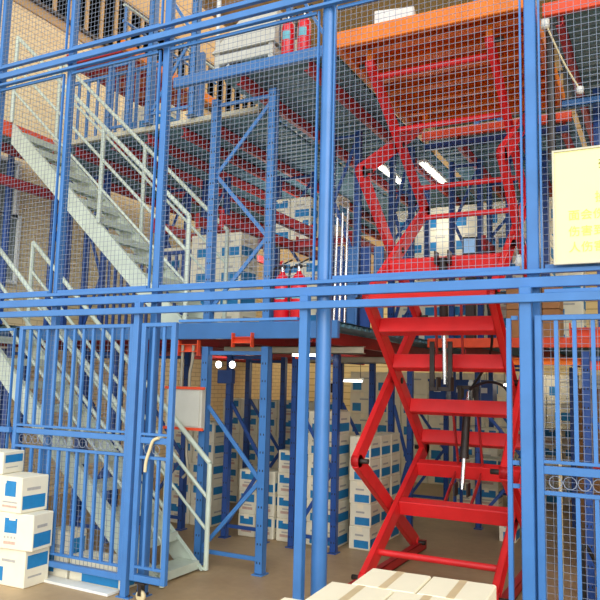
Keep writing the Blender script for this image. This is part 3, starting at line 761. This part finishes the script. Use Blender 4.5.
# ------------------------------------------------------------------ fire extinguishers
def extinguisher(x, y, z, label, group, s=1.0):
    o = thing('fire_extinguisher', label, 'fire extinguisher', (x, y, z), group)
    r = .062*s
    MB().lathe((x, y, z), [(0, .004), (r*.9, 0), (r, .012), (r, .29*s), (r*.93, .325*s), (r*.65, .355*s), (r*.32, .37*s), (r*.3, .385*s), (0, .385*s)], M['exred'], 24).build('cylinder', o)
    a = MB(); n = 8
    vs = [(x+(r+.0012)*math.sin(t), y-(r+.0012)*math.cos(t), z+zz) for zz in (.17*s, .25*s) for t in [(-.5+1.3*k/n) for k in range(n+1)]]
    a.poly(vs, [(k, k+1, n+2+k, n+1+k) for k in range(n)], M['labelblue'], True); a.build('label', o)
    v = MB(); v.tube([(x, y, z+.38*s), (x, y, z+.42*s)], .016*s, M['chrome'], 10); v.box((x, y, z+.425*s), (.045*s, .03, .03), M['dark'])
    q = v.build('valve', o)
    h = MB(); h.beam((x-.01, y, z+.44*s), (x+.085*s, y-.01, z+.475*s), .018, .008, M['black']); h.beam((x-.01, y, z+.425*s), (x+.085*s, y-.01, z+.42*s), .018, .008, M['black']); h.build('lever_handle', q)
    MB().tube(hose([(x-.02, y, z+.42*s), (x-.04*s, y-.06*s, z+.40*s), (x-.05*s, y-.068*s, z+.28*s), (x-.05*s, y-.066*s, z+.14*s)]), .009, M['black'], 8).build('discharge_hose', o)
for px, lab in ((281.5, 'left'), (298, 'right')):
    p = PY(px, 320, 5.26); extinguisher(p.x, 5.26, Z1+.008, lab+' red fire extinguisher of the pair on the lower deck edge', 'extinguishers on the lower deck', 1.13)
for px, lab in ((288, 'left'), (304, 'right')):
    p = PY(px, 45, 5.12); extinguisher(p.x, 5.12, Z2+.008, lab+' red fire extinguisher of the pair on the upper deck edge', 'extinguishers on the upper deck', .95)

# white machine frame on the upper deck
mx0, mx1 = PY(228, 50, 5.35).x, PY(280, 45, 5.35).x
o = thing('conveyor_head', 'white painted steel machine with sloping hood on the upper deck edge', 'machine', ((mx0+mx1)/2, 5.4, Z2+.005))
b = MB()
for x in (mx0, mx1):
    for y in (5.2, 5.7): b.span((x-.025, y-.025, Z2+.005), (x+.025, y+.025, Z2+.42), M['cabinet'])
b.build('leg_frame', o)
MB().span((mx0-.03, 5.17, Z2+.13), (mx1+.03, 5.73, Z2+.22), M['cabinet']).build('lower_tray', o)
b = MB(); vs = [(mx0-.05, y, Z2+.24) for y in (5.15, 5.75)]+[(mx1+.05, y, Z2+.24) for y in (5.15, 5.75)]+[(mx1+.02, y, Z2+.6) for y in (5.25, 5.7)]+[(mx0+.22, y, Z2+.6) for y in (5.25, 5.7)]
b.poly(vs, [(0, 1, 3, 2), (0, 2, 4, 6), (1, 7, 5, 3), (2, 3, 5, 4), (0, 6, 7, 1), (6, 4, 5, 7)], M['cabinet']); b.build('hood', o)
MB().span((mx0+.1, 5.16, Z2+.06), (mx0+.25, 5.22, Z2+.125), M['black']).build('control_panel', o)
MB().tube([(mx0-.04, 5.2, Z2+.02), (mx0+.15, 5.16, Z2+.1)], .012, M['white'], 8).build('tow_rod', o)
MB().tube([(mx0-.02, 5.2, Z2+.42), (mx0-.02, 5.2, Z2+1.2)], .02, M['white'], 8).build('mast', o)

# ------------------------------------------------------------------ control cabinet and conduits
q0, q1 = PY(166, 386, 5.13), PY(200, 431, 5.13)
o = thing('control_cabinet', 'pale grey electrical cabinet with red orange strips hung behind the stair rail', 'cabinet', ((q0.x+q1.x)/2, 5.1, q1.z))
MB().span((q0.x, 5.14, q1.z), (q1.x, 5.2, q0.z), M['cabinet']).build('cabinet_body', o)
MB().span((q0.x+.02, 5.13, q1.z+.035), (q1.x-.02, 5.14, q0.z-.035), M['cabinet']).build('cabinet_door', o)
for z in (q0.z-.012, q1.z+.012): MB().span((q0.x-.01, 5.125, z-.012), (q1.x+.03, 5.14, z+.012), M['redorange']).build('mounting_strip', o)
for k in range(3):
    x = q0.x+.05+k*.09
    tag(MB().tube(hose([(x, 5.17, q0.z), (x, 5.17, q0.z+.12), (x+.02*(k-1), 5.17, q0.z+.22), (x+.03*(k-1), 5.17, Z1-.19)]), .014, M['conduit'], 8).build('conduit', None, (x, 5.17, q0.z)), '%s grey conduit rising from the top of the control cabinet' % ('left', 'middle', 'right')[k], 'conduit', 'conduits of the control cabinet')
    if k < 2:
        x2 = q0.x+.06+k*.17
        tag(MB().tube(hose([(x2, 5.17, q1.z), (x2, 5.17, q1.z-.2), (x2+.02, 5.17, q1.z-.35), (x2-.03, 5.17, q1.z-.42)]), .013, M['conduit'], 8).build('conduit', None, (x2, 5.17, q1.z)), '%s grey conduit hanging below the control cabinet' % ('left', 'right')[k], 'conduit', 'conduits of the control cabinet')
# pipes and conduits on the right
for px, pt, pb, Y, r, m, lab in ((551, 30, 160, 5.05, .028, 'dark', 'grey round conduit right of the right fence post, high up'),
                                 (560, 330, 600, 5.3, .012, 'hose', 'thin tan conduit behind the right barred gate')):
    a, c = PY(px, pt, Y), PY(px, pb, Y); x = (a.x+c.x)/2
    tag(MB().tube([(x, Y, max(c.z, .0)), (x, Y, min(a.z, 4.25))], r, M[m], 10).build('conduit', None, (x, Y, 1)), lab, 'conduit')
a, c = PY(545, 15, 5.0), PY(580, 90, 5.0)
a.z = min(a.z, 4.2)
o = thing('lamp_cord', 'pale cord with two small fittings hanging under the upper right deck', 'cord', a)
MB().tube(hose([a, a.lerp(c, .5)+Vector((0, 0, -.03)), c]), .007, M['hose'], 6).build('cord', o)
MB().lathe(a, [(0, -.05), (.03, -.04), (.03, .02), (0, .03)], M['white'], 12).build('fitting', o)
MB().lathe(c, [(0, -.03), (.025, -.02), (.025, .02), (0, .03)], M['white'], 12).build('fitting', o)
# cream hose over the narrow gate leaf
P = [PY(x, y, YF-.17) for x, y in ((159, 438), (153, 441), (149, 452), (146, 462), (145, 472))]
tag(MB().tube(hose(P), .012, M['hose'], 8).build('hose', None, P[2]), 'short cream hose hooked over the narrow gate leaf', 'hose')
# hanging bulb by the lift
p = PY(519, 262, 4.9)
o = thing('hanging_bulb', 'glass bulb hanging on a cord at the right side of the lift', 'bulb', p)
MB().lathe(p, [(0, -.04), (.022, -.03), (.03, 0), (.02, .03), (.014, .05), (0, .05)], M['white'], 14).build('bulb', o)
MB().tube([p+Vector((0, 0, .05)), p+Vector((0, 0, .6))], .004, M['black'], 6).build('cord', o)
# boards on the floor behind the gate, flat
carton(-4.05, 4.19, .002, .75, .12, .02, -1, 'flattened white carton sheet lying under the left gate', None, rz=-.03, body='white', name='carton_sheet', cat='carton sheet')
pw = Vector((-4.35, 4.66, 0))
carton(-4.62, 4.68, .0, .4, .25, .24, 0, 'white carton with blue print on the floor behind the gate, left', 'cartons behind the left gate') if False else None

# blue plastic crates and dark machine behind the lift and gate
def crate(x, y, z, w, d, h, label, m='navy', group='blue crates'):
    o = thing('plastic_crate', label, 'crate', (x, y, z), group)
    b = MB(); t = .012
    b.span((x-w/2, y-d/2, z), (x+w/2, y+d/2, z+t), M[m])
    for s in (-1, 1):
        b.span((x-w/2, y+s*(d/2-t/2)-t/2, z+t), (x+w/2, y+s*(d/2-t/2)+t/2, z+h), M[m])
        b.span((x+s*(w/2-t/2)-t/2, y-d/2+t, z+t), (x+s*(w/2-t/2)+t/2, y+d/2-t, z+h), M[m])
    b.build('crate_body', o)
    r = MB(); r.span((x-w/2-.012, y-d/2-.012, z+h-.03), (x+w/2+.012, y-d/2, z+h), M[m]); r.build('crate_rim', o)
    MB().quick((x, y-d/2-.002, z+h*.5), (w*.4, .004, h*.25), M['white']).build('crate_label', o)
for k, px in enumerate((440, 462, 486)):
    p = PY(px, 388, 9.0)
    crate(p.x, 9.0, 1.42, .22, .25, .26, '%s blue crate on the shelf far behind the lift' % ('left', 'middle', 'right')[k])
o = thing('shelving_unit', 'steel shelf far behind the lift carrying blue crates', 'shelf', (-1.6, 9.1, 0))
MB().span((-2.35, 8.85, 1.395), (-1.0, 9.2, 1.417), M['cream_steel']).build('shelf_board', o)
MB().span((-2.35, 8.85, .7), (-1.0, 9.2, .72), M['cream_steel']).build('shelf_board', o)
for x in (-2.37, -.98):
    for y in (8.87, 9.18): MB().span((x-.018, y-.018, .001), (x+.018, y+.018, 1.85), M['navy']).build('shelf_upright', o)
o = thing('hydraulic_power_unit', 'black hydraulic power unit on the floor behind the right gate', 'machine', (-.25, 5.2, 0))
MB().span((-.42, 5.05, .0), (-.02, 5.4, .42), M['black']).build('tank', o)
MB().lathe((-.22, 5.22, .42), [(.1, 0), (.1, .22), (.08, .26), (0, .26)], M['black'], 18).build('motor', o)
MB().tube(hose([(-.4, 5.1, .4), (-.5, 5.0, .6), (-.52, 5.1, .2), (-.7, 5.2, .02)]), .013, M['black'], 8).build('hose', o)
# coil on the floor behind the foreground pile (dark)
p = PZ(432, 572, .0)
o = thing('motor_unit', 'dark round motor on the floor just behind the cream cartons', 'motor', (-1.5, 4.75, 0))
MB().lathe((-1.72, 4.78, .08), [(0, 0), (.075, 0), (.08, .02), (.08, .2), (.06, .24), (0, .24)], M['dark'], 18, (1, 0, 0)).build('motor_housing', o)
MB().span((-1.7, 4.72, 0), (-1.5, 4.84, .03), M['black']).build('foot_plate', o)
# silvery tubes standing on the lower deck left of the lift
for k, px in enumerate((334, 338, 342, 352)):
    p = PY(px, 300, 5.7)
    tag(MB().tube([(p.x, 5.7+.03*k, Z1+.002), (p.x+.01, 5.72+.03*k, Z1+1.0+.05*k)], .012, M['chrome'] if k < 3 else M['blue'], 8).build('metal_tube', None, (p.x, 5.7, Z1)), '%s upright thin metal tube on the lower deck right of the pipe post' % ('leftmost', 'second', 'third', 'rightmost')[k], 'tube', 'metal tubes by the lift shaft')
# stacked blue shutter panel on deck beside shaft
for k in range(5):
    x = -3.0+k*.12
    o = MB().span((x, 6.2+k*.05, Z1+.003), (x+.1, 6.23+k*.05, Z1+.85), M['navy' if k % 2 else 'blue']).build('steel_plate', None, (x, 6.2, Z1))
    tag(o, '%s upright blue steel plate stored on the deck left of the lift' % ('first', 'second', 'third', 'fourth', 'fifth')[k], 'steel plate', 'blue plates stored by the lift shaft')
# timber boards on top deck behind
for k in range(4):
    tag(MB().span((-3.4, 7.6+.0*k, Z2+.005+.1*k), (-2.4, 8.1, Z2+.095+.1*k), M['wood']).build('timber_board', None, (-2.9, 7.8, Z2)), '%s raw timber board stacked on the upper deck' % ORD[k], 'board', 'timber on the upper deck')

# ------------------------------------------------------------------ lamps
def emergency(x, y, z, label):
    o = thing('emergency_light', label, 'lamp', (x, y, z))
    MB().span((x-.09, y, z-.16), (x+.09, y+.07, z-.02), M['navy']).build('battery_box', o)
    for s in (-1, 1):
        h = MB().lathe((x+s*.085, y+.02, z+.035), [(0, .05), (.028, .045), (.04, 0), (.04, -.01), (.036, -.01)], M['white'], 18, (0, 1, -.0)).build('lamp_head', o)
        MB().lathe((x+s*.085, y+.012, z+.035), [(0, -.006), (.024, -.003), (.035, 0)], M['lampglow'], 18, (0, 1, 0)).build('lens', h)
p = PY(225, 368, 6.16); emergency(-4.06, 6.14, p.z, 'twin head emergency light glowing white under the lower deck')
def tube_light(c, L, ax, label, w=.12):
    o = thing('fluorescent_light', label, 'lamp', c, 'fluorescent tube lights'); c = Vector(c); d = Vector((1, 0, 0) if ax == 0 else (0, 1, 0))
    MB().box(c+Vector((0, 0, .03)), [L if i == ax else (w, w, .03)[i] for i in range(3)], M['white']).build('housing', o)
    MB().tube([c-d*L*.48, c+d*L*.48], .014, M['lampglow'], 10).build('glass_tube', o)
    top = 1.94 if c.z < 2 else 4.24
    if c.z+.05 < top:
        for q in (-.4, .4): MB().tube([c+d*L*q+Vector((0, 0, .045)), Vector(((c+d*L*q).x, (c+d*L*q).y, top+.0))], .005, M['dark'], 6).build('hanger', o)
for px, py, Y, z, L, ax, lab in ((240, 367, 0, 0, 0, 0, ''),):
    pass
for (x, y, z, L, ax, lab) in ((PY(352, 381, 10).x, 10., PY(352, 381, 10).z, .35, 0, 'short glowing tube light far under the deck left of the lift'),
                              (*PZ(388, 174, 4.17)[:], .9, 1, 'long tube light under the upper deck left behind the lift'),
                              (*PZ(433, 174, 4.17)[:], .9, 1, 'second tube light under the upper deck behind the lift'),
                              (PY(482, 396, 10.5).x, 10.5, PY(482, 396, 10.5).z, .16, 0, 'small glowing tube light far behind the lower lift bars'),
                              (PY(505, 388, 10.5).x, 10.7, PY(505, 385, 10.5).z, .12, 0, 'tiny glowing tube light beside the lift, far back'),
                              (-3.05, 6.0, 1.86, .28, 0, 'pale tube light under the short orange beam') ):
    tube_light((x, y, z), L, ax, lab)
# small pale screen behind lift
p = PY(470, 246, 7.6)
o = thing('display_screen', 'small pale blue lit panel on the deck behind the lift', 'screen', p)
MB().box(p, (.16, .03, .2), M['black'], .3).build('screen_frame', o); MB().box(p+Vector((-.004, -.018, 0)), (.12, .006, .16), M['screen'], .3).build('screen_face', o)
tag(MB().span((p.x-.05, 7.58, Z1+.003), (p.x+.05, 7.68, p.z-.11), M['dark']).build('pedestal', None, (p.x, 7.6, Z1)), 'dark pedestal carrying the small lit panel', 'pedestal')

def lamp(name, kind, loc, energy, col, size=.5, rot=None, sy=None):
    l = bpy.data.lights.new(name, kind); l.energy = energy; l.color = col
    if kind == 'AREA': l.shape = 'RECTANGLE'; l.size = size; l.size_y = sy or size
    elif kind == 'SUN': l.angle = size
    else: l.shadow_soft_size = size
    o = bpy.data.objects.new(name, l); C.objects.link(o); o.location = loc
    if rot: o.rotation_euler = rot
    return o
lamp('daylight', 'SUN', (0, -3, 6), 1.9, (1, .97, .9), rad(50), (rad(70), 0, rad(30)))
lamp('hall_lamp', 'AREA', (-5.0, 9.5, 8.4), 170, (1, .9, .75), 5, None, 5)
lamp('hall_lamp', 'AREA', (0, 10, 8.4), 90, (1, .9, .75), 5, None, 5)
lamp('deck_lamp', 'POINT', (-2.6, 9.0, 3.7), 9, (1, .97, .88), .4)
lamp('deck_lamp', 'POINT', (-4.6, 8.4, 3.4), 26, (1, .95, .85), .4)
lamp('deck_lamp', 'POINT', (-.2, 8.8, 3.5), 18, (1, .95, .85), .4)
lamp('ground_lamp', 'POINT', (-5.9, 9.3, 1.7), 16, (1, .93, .78), .2)
lamp('ground_lamp', 'POINT', (-3.6, 9.6, 1.75), 8, (1, .93, .78), .2)
lamp('ground_lamp', 'POINT', (-4.7, 12.3, 2.6), 28, (1, .9, .7), .3)
lamp('ground_lamp', 'POINT', (-1.6, 11, 1.7), 4, (1, .93, .8), .2)
w = bpy.data.worlds.new('world'); bpy.context.scene.world = w; w.use_nodes = True
w.node_tree.nodes['Background'].inputs[0].default_value = (.86, .93, 1, 1); w.node_tree.nodes['Background'].inputs[1].default_value = 1.35
vs_ = bpy.context.scene.view_settings; vs_.view_transform = 'Standard'; vs_.look = 'None'; vs_.gamma = 1; vs_.exposure = .3; vs_.use_curve_mapping = False
